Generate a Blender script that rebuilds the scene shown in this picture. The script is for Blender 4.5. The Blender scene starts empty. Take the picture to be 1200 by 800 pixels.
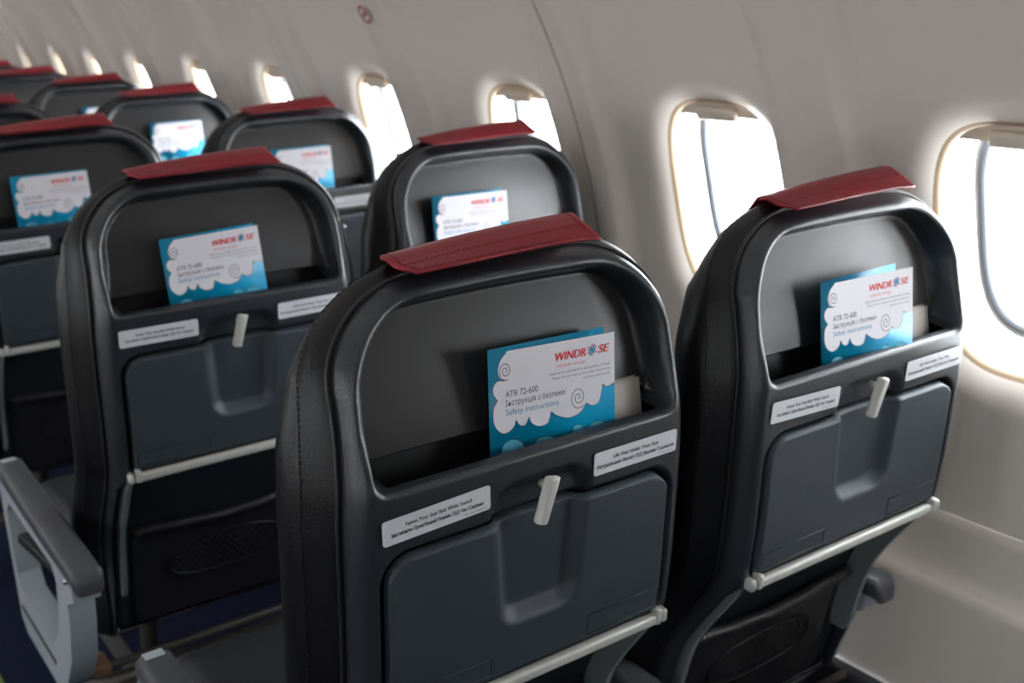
import bpy, bmesh, math
import numpy as np
from mathutils import Matrix, Vector

S = bpy.context.scene
COL = S.collection
Z0 = 0.90                      # height of the seat-back reference point above the floor
LEAN = 0.07535                 # seat backs lean back by this angle

# ------------------------------------------------------------------ camera
def cam_axes(y, p, r):
    f = Vector((-math.sin(y)*math.cos(p), math.cos(y)*math.cos(p), -math.sin(p)))
    rt = Vector((math.cos(y), math.sin(y), 0)); up = rt.cross(f)
    c, s = math.cos(r), math.sin(r)
    return c*rt + s*up, -s*rt + c*up, f
cd = bpy.data.cameras.new('camera'); cam = bpy.data.objects.new('camera', cd); COL.objects.link(cam)
rt, up, fw = cam_axes(-0.61716, 0.29450, -0.02293)
M = Matrix((rt, up, -fw)).transposed().to_4x4(); M.translation = (-0.57895, -0.77397, 0.41931 + Z0)
cam.matrix_world = M
cd.sensor_width = 36; cd.lens = 39.43; cd.clip_start = 0.02; cd.clip_end = 100
cd.dof.use_dof = True; cd.dof.focus_distance = 1.02; cd.dof.aperture_fstop = 6.3
S.camera = cam

# ------------------------------------------------------------------ sky, exposure
SKY = 25.0
LAMP = 1.0
w = bpy.data.worlds.new('World'); S.world = w; w.use_nodes = True
bg = w.node_tree.nodes['Background']; bg.inputs[0].default_value = (0.91, 0.955, 1.0, 1); bg.inputs[1].default_value = SKY
S.view_settings.view_transform = 'Standard'; S.view_settings.look = 'None'
S.view_settings.gamma = 1.0; S.view_settings.use_curve_mapping = False
S.view_settings.exposure = 0.0
S.cycles.use_denoising = True
S.cycles.max_bounces = 10; S.cycles.diffuse_bounces = 6; S.cycles.transparent_max_bounces = 12
S.cycles.sample_clamp_indirect = 6.0

# ------------------------------------------------------------------ materials
def mat(name, col, rough=0.5, spec=0.5, metal=0.0, noise=0.0, nscale=60.0, bump=0.0, bscale=300.0, coat=0.0, sheen=0.0, emit=0.0, rvar=0.0):
    m = bpy.data.materials.new(name); m.use_nodes = True
    nt = m.node_tree; b = nt.nodes['Principled BSDF']
    c = (*[((x/255)/12.92 if x <= 10 else ((x/255+.055)/1.055)**2.4) for x in col], 1)
    b.inputs['Base Color'].default_value = c
    b.inputs['Roughness'].default_value = rough; b.inputs['Specular IOR Level'].default_value = spec
    b.inputs['Metallic'].default_value = metal
    b.inputs['Coat Weight'].default_value = coat; b.inputs['Sheen Weight'].default_value = sheen
    if emit:
        b.inputs['Emission Color'].default_value = c; b.inputs['Emission Strength'].default_value = emit
    if noise or bump or rvar:
        tc = nt.nodes.new('ShaderNodeTexCoord')
    if noise:
        n = nt.nodes.new('ShaderNodeTexNoise'); n.inputs['Scale'].default_value = nscale; n.inputs['Detail'].default_value = 6
        nt.links.new(tc.outputs['Object'], n.inputs['Vector'])
        mx = nt.nodes.new('ShaderNodeMixRGB'); mx.blend_type = 'MULTIPLY'; mx.inputs[0].default_value = 1
        mx.inputs[1].default_value = c
        rp = nt.nodes.new('ShaderNodeMapRange'); rp.inputs['To Min'].default_value = 1-noise; rp.inputs['To Max'].default_value = 1+noise
        nt.links.new(n.outputs['Fac'], rp.inputs['Value']); nt.links.new(rp.outputs['Result'], mx.inputs[2])
        nt.links.new(mx.outputs[0], b.inputs['Base Color'])
    if rvar:
        n3 = nt.nodes.new('ShaderNodeTexNoise'); n3.inputs['Scale'].default_value = 35; n3.inputs['Detail'].default_value = 5
        nt.links.new(tc.outputs['Object'], n3.inputs['Vector'])
        r3 = nt.nodes.new('ShaderNodeMapRange'); r3.inputs['To Min'].default_value = rough-rvar; r3.inputs['To Max'].default_value = rough+rvar
        nt.links.new(n3.outputs['Fac'], r3.inputs['Value']); nt.links.new(r3.outputs['Result'], b.inputs['Roughness'])
    if bump:
        n2 = nt.nodes.new('ShaderNodeTexNoise'); n2.inputs['Scale'].default_value = bscale; n2.inputs['Detail'].default_value = 3
        nt.links.new(tc.outputs['Object'], n2.inputs['Vector'])
        bp = nt.nodes.new('ShaderNodeBump'); bp.inputs['Strength'].default_value = bump; bp.inputs['Distance'].default_value = 0.002
        nt.links.new(n2.outputs['Fac'], bp.inputs['Height']); nt.links.new(bp.outputs['Normal'], b.inputs['Normal'])
    return m
MAT = dict(
    shell=mat('shell_plastic', (38, 43, 49), .31, .7, noise=.10, nscale=25, bump=.22, bscale=750, rvar=.05),
    tray=mat('tray_plastic', (52, 60, 68), .45, .5, noise=.10, nscale=30, bump=.30, bscale=800),
    panel=mat('pocket_panel', (34, 34, 36), .36, .6, noise=.14, nscale=18, bump=.15, bscale=1300, rvar=.06),
    leather=mat('black_leather', (14, 14, 18), .38, .35, noise=.12, nscale=20, bump=.25, bscale=420, rvar=.06),
    leather2=mat('black_pocket_leather', (33, 32, 35), .42, .5, bump=.3, bscale=350),
    red=mat('red_leather', (138, 26, 38), .42, .45, noise=.10, nscale=40, bump=.3, bscale=380),
    redthread=mat('red_thread', (120, 18, 28), .7),
    thread=mat('black_thread', (14, 14, 16), .7),
    net=mat('black_net', (20, 20, 22), .6),
    bar=mat('light_grey_metal', (196, 196, 190), .38, .5, metal=.15, noise=.05, nscale=60),
    arm=mat('tray_arm_grey', (128, 136, 138), .42, .5, metal=.2),
    latch=mat('latch_plastic', (205, 203, 198), .35, .5),
    sticker=mat('placard_white', (222, 223, 228), .4, .5),
    ink=mat('placard_ink', (25, 27, 32), .6),
    sblack=mat('dark_trim', (18, 19, 22), .5),
    screw=mat('screw_steel', (190, 192, 195), .25, .5, metal=.9),
    plate=mat('embossed_plate', (66, 77, 87), .4, .5),
    armcap=mat('armrest_cap', (74, 76, 82), .42, .5, bump=.15, bscale=700),
    armgrey=mat('armrest_grey', (176, 184, 190), .35, .5),
    tube=mat('beam_metal', (78, 73, 68), .4, .5, metal=.4, noise=.2, nscale=12),
    rust=mat('bracket_brown', (104, 78, 56), .6, .4, noise=.4, nscale=60),
    cushion=mat('seat_cushion_leather', (46, 47, 52), .34, .55, bump=.25, bscale=380),
    cardblue=mat('card_blue', (0, 146, 188), .35, .5),
    cardwhite=mat('card_white', (236, 234, 240), .35, .5),
    cardpale=mat('card_pale_blue', (95, 186, 214), .35, .5),
    cardink=mat('card_ink', (58, 56, 84), .6),
    cardgrey=mat('card_text_grey', (120, 118, 136), .6),
    cardred=mat('card_red', (216, 32, 48), .5),
    cardpink=mat('card_pink', (226, 110, 120), .5),
    cardtext=mat('card_text_blue', (36, 140, 184), .5),
    paper=mat('grey_paper', (196, 190, 184), .6, .4),
    wall=mat('sidewall_panel', (227, 218, 209), .30, .5, noise=.015, nscale=6),
    lower=mat('lower_sidewall', (206, 207, 212), .42, .4),
    kick=mat('kick_panel', (34, 34, 38), .7),
    trim=mat('window_trim', (186, 164, 136), .42, .4),
    reveal=mat('window_reveal', (245, 245, 243), .5, .3),
    gasket=mat('window_gasket', (122, 128, 138), .5, .3),
    shade=mat('window_shade', (222, 208, 190), .45, .4),
    ceiling=mat('ceiling_panel', (226, 222, 216), .5, .4),
    bin=mat('bin_panel', (224, 221, 216), .45, .4),
    floor=mat('carpet', (30, 34, 58), .95, .1, noise=.3, nscale=300, bump=.6, bscale=500),
    track=mat('seat_track', (120, 120, 118), .4, .5, metal=.6),
    green=mat('floor_path_strip', (120, 150, 78), .6),
    bulk=mat('bulkhead', (210, 206, 200), .5, .4), darkback=mat('dark_back_wall', (52, 56, 72), .9, .2, noise=.15, nscale=20),  # unseen back wall coloured dark to weaken reflections in the seat backs
    sgred=mat('sign_red', (190, 40, 48), .5),
    lamp=mat('ambient_lamp', (255, 248, 240), .5, emit=LAMP),
)
def glass():
    m = bpy.data.materials.new('window_pane'); m.use_nodes = True
    nt = m.node_tree; nt.nodes.clear()
    o = nt.nodes.new('ShaderNodeOutputMaterial'); mx = nt.nodes.new('ShaderNodeMixShader')
    t = nt.nodes.new('ShaderNodeBsdfTransparent'); g = nt.nodes.new('ShaderNodeBsdfGlossy'); g.inputs['Roughness'].default_value = .05
    t.inputs[0].default_value = (.97, .98, .98, 1)
    mx.inputs[0].default_value = .05
    nt.links.new(t.outputs[0], mx.inputs[1]); nt.links.new(g.outputs[0], mx.inputs[2]); nt.links.new(mx.outputs[0], o.inputs['Surface'])
    return m
MAT['glass'] = glass()

# ------------------------------------------------------------------ helpers
def mdata(name, v, f, m, smooth=True):
    me = bpy.data.meshes.new(name)
    me.from_pydata([tuple(map(float, p)) for p in v], [], [tuple(map(int, q)) for q in f])
    me.materials.append(MAT[m]); me.update()
    if smooth: me.polygons.foreach_set('use_smooth', [True]*len(me.polygons))
    return me
def bmdata(name, bm, m, smooth=True, angle=None):
    bmesh.ops.recalc_face_normals(bm, faces=bm.faces)
    if angle is not None:
        for e in bm.edges:
            if len(e.link_faces) == 2 and e.calc_face_angle(0) > angle: e.smooth = False
    me = bpy.data.meshes.new(name); bm.to_mesh(me); bm.free()
    me.materials.append(MAT[m])
    if smooth: me.polygons.foreach_set('use_smooth', [True]*len(me.polygons))
    return me
def obj(name, data, parent=None, loc=None, rot=None, **props):
    o = bpy.data.objects.new(name, data); COL.objects.link(o)
    if parent: o.parent = parent
    if loc: o.location = loc
    if rot: o.rotation_euler = rot
    for k, v in props.items(): o[k] = v
    return o
def empty(name, loc=(0, 0, 0), **props):
    o = obj(name, None, None, loc, **props); o.empty_display_size = .1
    return o
def add_rbox(bm, c, s, r=.004, seg=3, rot=None):
    g = bmesh.ops.create_cube(bm, size=1)['verts']
    fs = set(f for v in g for f in v.link_faces); es = list(set(e for v in g for e in v.link_edges))
    for v in g: v.co = Vector((v.co.x*s[0], v.co.y*s[1], v.co.z*s[2]))
    if r > 0:
        q = bmesh.ops.bevel(bm, geom=es, offset=min(r, .49*min(s)), segments=seg, affect='EDGES', profile=.5)
        vs = set(v for f in q['faces'] for v in f.verts)
        stack = list(vs)
        while stack:
            a = stack.pop()
            for e in a.link_edges:
                b_ = e.other_vert(a)
                if b_ not in vs: vs.add(b_); stack.append(b_)
    else: vs = set(g)
    T = Matrix.Translation(c) @ (rot.to_4x4() if rot else Matrix.Identity(4))
    for v in vs: v.co = T @ v.co
def rbox(name, c, s, m, r=.004, seg=3, rot=None):
    bm = bmesh.new(); add_rbox(bm, c, s, r, seg, rot); return bmdata(name, bm, m)
def add_tube(bm, pts, r, n=10, closed=False, ell=1.0):
    pts = [Vector(p) for p in pts]; rings = []; N = len(pts)
    nrm = None
    for i, p in enumerate(pts):
        a = pts[i-1] if (i > 0 or closed) else p; b = pts[(i+1) % N] if (i < N-1 or closed) else p
        t = (b-a).normalized()
        if nrm is None:
            nrm = t.cross(Vector((0, 0, 1)));  nrm = nrm if nrm.length > .1 else t.cross(Vector((1, 0, 0)))
        nrm = (nrm - nrm.dot(t)*t).normalized(); bn = t.cross(nrm)
        rr = r[i] if hasattr(r, '__len__') else r
        rings.append([bm.verts.new(p + rr*(math.cos(k*2*math.pi/n)*nrm + ell*math.sin(k*2*math.pi/n)*bn)) for k in range(n)])
    for i in range(N if closed else N-1):
        A, B = rings[i], rings[(i+1) % N]
        for k in range(n): bm.faces.new((A[k], A[(k+1) % n], B[(k+1) % n], B[k]))
    if not closed:
        bm.faces.new(rings[0]); bm.faces.new(rings[-1])
def tube(name, pts, r, m, n=10, closed=False):
    bm = bmesh.new(); add_tube(bm, pts, r, n, closed); return bmdata(name, bm, m)
def extrude_poly(name, pts, d, m, bevel=0.0):
    """pts: list of 3D points of a planar polygon; d: extrusion vector"""
    bm = bmesh.new()
    vs = [bm.verts.new(p) for p in pts]; f = bm.faces.new(vs)
    q = bmesh.ops.extrude_face_region(bm, geom=[f])
    for v in [x for x in q['geom'] if isinstance(x, bmesh.types.BMVert)]: v.co += Vector(d)
    if bevel:
        bmesh.ops.bevel(bm, geom=[e for e in bm.edges if e.calc_face_angle(0) > .6], offset=bevel, segments=2, affect='EDGES', profile=.5)
    return bmdata(name, bm, m, smooth=False)
def catmull(P, n=8, closed=False):
    P = [np.array(p, float) for p in P]; out = []; N = len(P)
    for i in range(N if closed else N-1):
        p0 = P[i-1] if (i > 0 or closed) else 2*P[0]-P[1]; p1 = P[i]; p2 = P[(i+1) % N]
        p3 = P[(i+2) % N] if (i+2 < N or closed) else 2*P[-1]-P[-2]
        for k in range(n):
            t = k/n
            out.append(.5*((2*p1)+(-p0+p2)*t+(2*p0-5*p1+4*p2-p3)*t*t+(-p0+3*p1-3*p2+p3)*t**3))
    if not closed: out.append(P[-1])
    return out
def sstep(a, b, x):
    t = np.clip((x-a)/(b-a), 0, 1); return t*t*(3-2*t)

# text -> flat mesh data, laid out in (x, z) facing -Y
def text_geo(lines, y=0.0):
    """lines: (body, x0, x1 or None, base, cap_height, anchor 'L'/'R', bold, shear)"""
    V, F = [], []
    for body, x0, x1, base, cap, bold, shear in lines:
        c = bpy.data.curves.new('tmp', 'FONT'); c.body = body; c.size = 1.0; c.offset = 0; c.shear = shear; c.resolution_u = 3
        o = bpy.data.objects.new('tmp', c); COL.objects.link(o)
        dg = bpy.context.evaluated_depsgraph_get(); dg.update()
        me = bpy.data.meshes.new_from_object(o.evaluated_get(dg))
        n = len(me.vertices); a = np.empty(n*3); me.vertices.foreach_get('co', a); a = a.reshape(-1, 3)
        k = len(V)
        xs = (x1-x0)/(a[:, 0].max()-a[:, 0].min()); ys = cap/0.70
        shifts = (0,) if bold <= 0 else (-bold*cap, 0, bold*cap)
        for m_, dx in enumerate(shifts):
            k = len(V)
            V += [(x0+(p[0]-a[:, 0].min())*xs+dx, y-.00001*m_, base+p[1]*ys) for p in a]
            F += [tuple(k+i for i in q.vertices) for q in me.polygons]
        bpy.data.objects.remove(o); bpy.data.curves.remove(c); bpy.data.meshes.remove(me)
    return V, F
def text_data(name, lines, m, y=0.0):
    V, F = text_geo(lines, y); return mdata(name, V, F, m, smooth=False)

# ------------------------------------------------------------------ cabin cross-section
CX, CZ, RW = -0.5, -0.2 + Z0, 1.285          # the sidewall is part of a circle
def wall_x(z, off=0.0): return CX + np.sqrt(np.maximum((RW+off)**2 - (z-CZ)**2, 0))
def wall_pt(y, z, off=0.0):
    """point on the wall pushed out radially by off"""
    x = wall_x(z); nx, nz = (x-CX)/RW, (z-CZ)/RW
    return (x+nx*off, y, z+nz*off)
WC = [-3.19, -2.66, -2.13, -1.60, -1.07, -.545, -.014, .498, 1.029, 1.588, 2.146, 2.704, 3.276, 3.80, 4.33, 4.89, 5.44, 5.99, 6.54]   # window centres
WA, WB, WZ = .131, .170, .086 + Z0
def fedge(c): return c - .160
MID = [fedge(WC[0]) - .055] + [fedge(c) - .062 for c in WC[1:]] + [fedge(WC[-1]+.55) - .062]
SEAM = {i for i in range(len(MID)) if i % 2 == 0 and i > 0}            # panel joints
def relief_exact(y):
    """inward relief of the sidewall along the cabin: pilasters between the windows"""
    h = np.zeros_like(y)
    for c in WC + [WC[-1]+.55]:
        F = fedge(c); N = F - .115
        h = h + .024*(sstep(N-.040, N+.005, y) - sstep(F, F+.012, y)) + .008*np.exp(-((y-F+.005)/.007)**2)
    return h
_ry = np.linspace(-4.5, 8, 12501); _rh = relief_exact(_ry)
def relief(y): return np.interp(y, _ry, _rh)
def rim(th, a=WA, b=WB, n=3.1):
    c, s = np.cos(th), np.sin(th)
    r = (np.abs(c)**n + np.abs(s)**n)**(-1/n)
    return a*r*c, b*r*s
def wall_cell(V, F, i, z_lo, z_hi):
    c = WC[i]; y0, y1 = MID[i], MID[i+1]
    eps = 0.0
    ya = y0 + (eps if i in SEAM else 0); yb = y1 - (eps if i+1 in SEAM else 0)
    L, R_, B, T = c-.146, c+.19, WZ-.235, WZ+.255
    yl = np.unique(np.round(np.concatenate([[ya, ya+.001, ya+.003], np.linspace(ya+.006, L, 14), np.linspace(L, R_, 41), np.linspace(R_, yb-.006, 26), [yb-.003, yb-.001, yb]]), 6))
    zl = np.unique(np.round(np.concatenate([np.linspace(z_lo, B, 8), np.linspace(B, T, 41), np.linspace(T, z_hi, 12)]), 6))
    iL, iR = np.argmin(abs(yl-L)), np.argmin(abs(yl-R_)); jB, jT = np.argmin(abs(zl-B)), np.argmin(abs(zl-T))
    def P(y, z, flare=0.0):
        off = -float(relief(np.array([y]))[0]) + flare
        if i in SEAM: off += .005*math.exp(-((y-ya)/.0022)**2)
        if i+1 in SEAM: off += .005*math.exp(-((yb-y)/.0022)**2)
        return wall_pt(y, z, off)
    idx = {}
    for a, y in enumerate(yl):
        for b, z in enumerate(zl):
            if iL < a < iR and jB < b < jT: continue
            idx[a, b] = len(V); V.append(P(y, z))
    for a in range(len(yl)-1):
        for b in range(len(zl)-1):
            if iL <= a < iR and jB <= b < jT: continue
            F.append((idx[a, b], idx[a, b+1], idx[a+1, b+1], idx[a+1, b]))
    loop = [(a, jB) for a in range(iL, iR)] + [(iR, b) for b in range(jB, jT)] + [(a, jT) for a in range(iR, iL, -1)] + [(iL, b) for b in range(jT, jB, -1)]
    prev = [idx[k] for k in loop]
    outer = [(yl[a], zl[b]) for a, b in loop]
    rimp = []
    for y, z in outer:
        th = math.atan2((z-WZ)/WB, (y-c)/WA); ry, rz = rim(th); rimp.append((c+ry, WZ+rz))
    ts = 1-(1-np.linspace(0, 1, 19))**1.6
    for t in ts[1:]:
        cur = []
        for (y, z), (ry, rz) in zip(outer, rimp):
            py, pz = y+(ry-y)*t, z+(rz-z)*t
            d = math.hypot(py-ry, pz-rz); k = max(0, 1-d/.055)
            cur.append(len(V)); V.append(P(py, pz, .020*k**2.2 - float(0)))
        n = len(cur)
        for k in range(n): F.append((prev[k], cur[k], cur[(k+1) % n], prev[(k+1) % n]))
        prev = cur

wr = empty('wall_right', (0, 0, 0), kind='structure', label='white curved cabin sidewall with window openings beside the seats')
wl = empty('wall_left', (-1, 0, 0), kind='structure', label='white curved cabin sidewall across the aisle')
wl.scale = (-1, 1, 1)
ZLO, ZHI = Z0 - .30, Z0 + .62
cells = list(range(len(WC)))
groups, cur = [], []
for i in cells:
    if i in SEAM and cur: groups.append(cur); cur = []
    cur.append(i)
groups.append(cur)
for g in groups:
    V, F = [], []
    for i in g: wall_cell(V, F, i, ZLO, ZHI)
    me = mdata('wall_panel', V, F, 'wall')
    obj('wall_panel', me, wr); obj('wall_panel', me, wl)
YA, YB = MID[0], MID[-1]
def extrude_profile(name, prof, m, ya=YA, yb=YB, n=2):
    V, F = [], []
    ys = np.linspace(ya, yb, n)
    for y in ys: V += [(x, y, z) for x, z in prof]
    k = len(prof)
    for a in range(n-1):
        for b in range(k-1): F.append((a*k+b, a*k+b+1, (a+1)*k+b+1, (a+1)*k+b))
    return mdata(name, V, F, m)
lowp = [(wall_x(Z0-.27)+.006, Z0-.27), (wall_x(Z0-.299)+.004, Z0-.299), (wall_x(Z0-.301)-.0006, Z0-.301)] + [(p[0], Z0+p[1]) for p in catmull([(float(wall_x(Z0-.32)), -.32), (float(wall_x(Z0-.36)), -.36), (.7705, -.383), (.7645, -.398), (.759, -.409), (.7555, -.425), (.750, -.48), (.741, -.55), (.733, -.60)], 6)]
me = extrude_profile('lower_wall_panel', lowp, 'wall'); obj('lower_wall_panel', me, wr); obj('lower_wall_panel', me, wl)
kp = [(.732, Z0-.588), (.722, Z0-.588), (.716, Z0-.593), (.713, Z0-.60), (.690, .02), (.690, 0)]
me = extrude_profile('kick_panel', kp, 'kick'); obj('kick_panel', me, wr); obj('kick_panel', me, wl)
# dark backing behind the panel joints
me = extrude_profile('joint_backing', [wall_pt(0, z, .012)[::2] for z in np.linspace(ZLO-.02, WZ-.20, 8)], 'sblack')
for i in SEAM:
    y = MID[i]
    h = float(relief(np.array([y]))[0])
    V = [wall_pt(y+dy, z, .0026-h) for z in np.linspace(ZLO, ZHI, 40) for dy in (-.0024, .0024)]
    F = [(2*k, 2*k+1, 2*k+3, 2*k+2) for k in range(39)]
    me = mdata('panel_joint', V, F, 'sblack'); obj('panel_joint', me, wr); obj('panel_joint', me, wl)
bpy.data.meshes.remove(bpy.data.meshes['joint_backing'])

# windows: trim ring, reveal, gasket, pane, shade with pull tab
NT = 96
TH = np.linspace(0, 2*math.pi, NT, endpoint=False)
def loops_mesh(name, loops, m, c=0.0, close=False):
    """loops: (a, b, zc, off) superellipse rings on the curved wall"""
    V, F = [], []
    for a, b, zc, off in loops:
        for th in TH:
            y, z = rim(th, a, b); V.append(wall_pt(c+y, zc+z, off))
    n = len(loops)
    for k in range(n if close else n-1):
        A, B = k*NT, ((k+1) % n)*NT
        for j in range(NT): F.append((A+j, A+(j+1) % NT, B+(j+1) % NT, B+j))
    return mdata(name, V, F, m)
ZG = Z0 + .103
trim_me = loops_mesh('window_trim', [(WA+.004, WB+.004, WZ, .017), (WA, WB, WZ, .0195), (WA-.003, WB-.003, WZ, .021), (WA-.005, WB-.005, WZ, .025), (WA-.006, WB-.006, WZ, .036), (WA-.006, WB-.006, WZ, .044), (WA-.002, WB-.002, WZ, .048)], 'trim')
rev_me = loops_mesh('window_reveal', [(WA-.002, WB-.002, WZ, .048), (WA+.012, WB+.012, WZ, .052), (WA+.016, WB+.016, WZ, .058), (WA+.014, WB+.014, WZ, .074)], 'reveal')
gas_me = loops_mesh('window_gasket', [(.101, .150, ZG, .070), (.101, .150, ZG, .064), (.098, .147, ZG, .060), (.091, .140, ZG, .059), (.084, .133, ZG, .061), (.083, .132, ZG, .070)], 'gasket', close=True)
def pane_mesh():
    V = [wall_pt(0, WZ, .071)]; F = []
    for th in TH:
        y, z = rim(th, WA+.014, WB+.014); V.append(wall_pt(y, WZ+z, .071))
    for j in range(NT): F.append((0, 1+j, 1+(j+1) % NT))
    return mdata('window_pane', V, F, 'glass')
pane_me = pane_mesh()
def shade_mesh(zb=.142):
    V, F = [], []
    zs = np.linspace(WZ+zb, WZ+.21, 9); ys = np.linspace(-.138, .138, 9)
    for k, off in enumerate((.0275, .0315)):
        for z in zs:
            for y in ys: V.append(wall_pt(y, z, off))
    ny, nz = 9, 9
    for k in range(2):
        for a in range(nz-1):
            for b in range(ny-1):
                q = [k*81+a*9+b, k*81+a*9+b+1, k*81+(a+1)*9+b+1, k*81+(a+1)*9+b]
                F.append(tuple(q if k else q[::-1]))
    for b in range(8): F.append((b, b+1, 81+b+1, 81+b))
    return mdata('window_shade', V, F, 'shade')
shade_me = shade_mesh(); shut_me = shade_mesh(-.20)
tab_me = rbox('shade_tab', (0, 0, 0), (.014, .085, .022), 'shade', .006)
SHADE_UP = {'l': [i % 2 == 0 for i in range(len(WC))], 'r': [c > -.8 for c in WC]}  # out-of-view shades, aft and across the aisle, shut to cut light
for i, c in enumerate(WC):
    for side, root in (('r', wr), ('l', wl)):
        n = i+1 if side == 'r' else i+1+len(WC)
        r = empty(f'window_{n}', (0, c, 0) if side == 'r' else (-1, c, 0), kind='structure',
                  label='rounded cabin window with tan trim and raised cream shade' if SHADE_UP[side][i] else 'unseen rounded cabin window, its cream shade shut to block light')
        if side == 'l': r.scale = (-1, 1, 1)
        obj('window_trim', trim_me, r); obj('window_reveal', rev_me, r); obj('window_gasket', gas_me, r); obj('window_pane', pane_me, r)
        sh = obj('window_shade', shade_me if SHADE_UP[side][i] else shut_me, r)
        p = wall_pt(0, WZ+(.149 if SHADE_UP[side][i] else -.15), .021); obj('pull_tab', tab_me, sh, p, (0, math.atan2(p[2]-CZ, p[0]-CX)*-1, 0))
        # sky portal in the window opening
        ld = bpy.data.lights.new('window_portal', 'AREA'); ld.shape = 'RECTANGLE'; ld.size = .38; ld.size_y = .28; ld.cycles.is_portal = True
        lo = bpy.data.objects.new('window_portal', ld); COL.objects.link(lo)
        q = Vector(wall_pt(c, WZ, .085)); d = Vector((CX-q.x, 0, CZ-q.z)).normalized()
        if side == 'l': q.x = -1-q.x; d.x = -d.x
        zax = -d; yax = Vector((0, 1, 0)); xax = yax.cross(zax)
        Mx = Matrix((xax, yax, zax)).transposed().to_4x4(); Mx.translation = q; lo.matrix_world = Mx

# ceiling, bins, floor, end walls
bp_ = [(wall_x(ZHI), ZHI), (.46, Z0+.63), (.20, Z0+.655), (.06, Z0+.66), (.0, Z0+.68), (-.03, Z0+.73), (-.05, Z0+.82), (-.10, Z0+.92), (-.16, Z0+.96)]
binp = [(p[0], p[1]) for p in catmull(bp_, 5)]
me = extrude_profile('overhead_bin', binp, 'bin')
obj('trim_1', me, None, kind='structure', label='overhead bin run above the window seats')
o = obj('trim_2', me, None, (-1, 0, 0), kind='structure', label='overhead bin run across the aisle'); o.scale = (-1, 1, 1)
cp = [(-.15, Z0+.96)] + [(-.5+.36*math.cos(t), Z0+.96+.10*math.sin(t)) for t in np.linspace(0, math.pi, 15)] + [(-.85, Z0+.96)]
obj('ceiling', extrude_profile('ceiling', cp, 'ceiling'), None, kind='structure', label='white curved ceiling panel above the aisle')
for k in range(10):  # out-of-view lamps added for soft ambient light
    y = -2.9 + k*1.05
    r = empty('ambient_ceiling_light', (-.5, y, Z0+1.052), label='unseen long frosted lamp above the aisle, added for ambient light', category='ceiling light', group='unseen ambient lamps above the aisle')
    obj('lamp_lens', rbox('lamp_lens', (0, 0, 0), (.16, .9, .012), 'lamp', .005), r)
    obj('lamp_rim', rbox('lamp_rim', (0, 0, .004), (.19, .94, .010), 'ceiling', .004), r)
V = [(-1.8, YA, 0), (.8, YA, 0), (.8, YB, 0), (-1.8, YB, 0)]
obj('floor', mdata('floor', V, [(0, 1, 2, 3)], 'floor', False), None, kind='structure', label='dark blue aisle carpet')
for n, y in (('wall_back', YA), ('wall_front', YB)):
    a = np.linspace(-math.pi*.5, math.pi*1.5, 60)
    V = [(CX, y, CZ)] + [(CX+1.32*math.cos(t), y, CZ+1.32*math.sin(t)) for t in a]
    obj(n, mdata(n, V, [(0, k, k+1) for k in range(1, 60)], 'bulk' if n == 'wall_front' else 'darkback', False), None, kind='structure', label='plain cabin end bulkhead' if n == 'wall_front' else 'unseen cabin end wall behind the rearmost row, coloured dark to cut reflections')
st = obj('floor_strip', rbox('floor_strip', (-.305, (YA+YB)/2, .002), (.05, YB-YA-.1, .004), 'green', .001), None)
st['kind'] = 'structure'; st.name = 'trim_3'; st['label'] = 'green glow-path strip along the aisle carpet'

# no-smoking stickers on the sidewall
def smoke_sign(y, z, lab):
    p = wall_pt(y, z, -.0015 - float(relief(np.linspace(y-.02, y+.02, 9)).max()))
    r = empty('no_smoking_sign', p, label=lab, category='sign', group='no-smoking stickers on the sidewall')
    r.rotation_euler = (0, -math.atan2(z-CZ, p[0]-CX), 0)
    bm = bmesh.new(); bmesh.ops.create_cone(bm, cap_ends=True, segments=32, radius1=.021, radius2=.021, depth=.001, matrix=Matrix.Rotation(math.pi/2, 4, 'Y'))
    obj('sticker_disc', bmdata('sign_disc', bm, 'sticker', False), r)
    bm = bmesh.new()
    for k in range(32):
        q = []
        for rr, kk in ((.0205, k), (.0205, k+1), (.0155, k+1), (.0155, k)):
            t = kk*2*math.pi/32; q.append(bm.verts.new((-.0011, rr*math.cos(t), rr*math.sin(t))))
        bm.faces.new(q)
    a = [(-.0012, y_, z_) for y_, z_ in ((-.0135, .0105), (-.0105, .0135), (.0135, -.0105), (.0105, -.0135))]
    bm.faces.new([bm.verts.new(v) for v in a])
    obj('red_ring', bmdata('sign_ring', bm, 'sgred', False), r)
    obj('cigarette', rbox('sign_cig', (-.0009, 0, 0), (.0004, .020, .004), 'ink', 0), r)
smoke_sign(1.398, Z0+.414, 'round red no-smoking sticker high above the window beside the second-row seats')
smoke_sign(3.73, Z0+.42, 'round red no-smoking sticker high on the sidewall far toward the front bulkhead')

# ------------------------------------------------------------------ seat surfaces
PV = np.array([-.66, -.55, -.48, -.44, -.40, -.37, -.34, -.30, -.265, -.24, -.215, -.15, -.05, .02, .06, .10, .15, .19, .23])
PW = np.array([.125, .112, .099, .094, .088, .082, .072, .050, .028, .013, .004, .0, .0, .002, .010, .022, .040, .055, .071])
_vv = np.linspace(-.66, .23, 600); _ww = np.interp(_vv, PV, PW)
_k = np.exp(-np.linspace(-2.5, 2.5, 31)**2); _k /= _k.sum()
_ww = np.convolve(np.pad(_ww, 15, mode='edge'), _k, 'valid')
def prof(v): return np.interp(v, _vv, _ww)
cl, sl = math.cos(LEAN), math.sin(LEAN)
def L3(u, v, w):
    """seat-back coordinates (across, up the back, forward) -> seat-local position"""
    return (u, -v*sl + w*cl, Z0 + v*cl + w*sl)
HW, VT, VB, RX, RY = .195, .189, -.56, .11, .086
def hwid(v): return HW - .007*sstep(-.03, .10, v) - .006*sstep(-.40, -.55, v)
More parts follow.
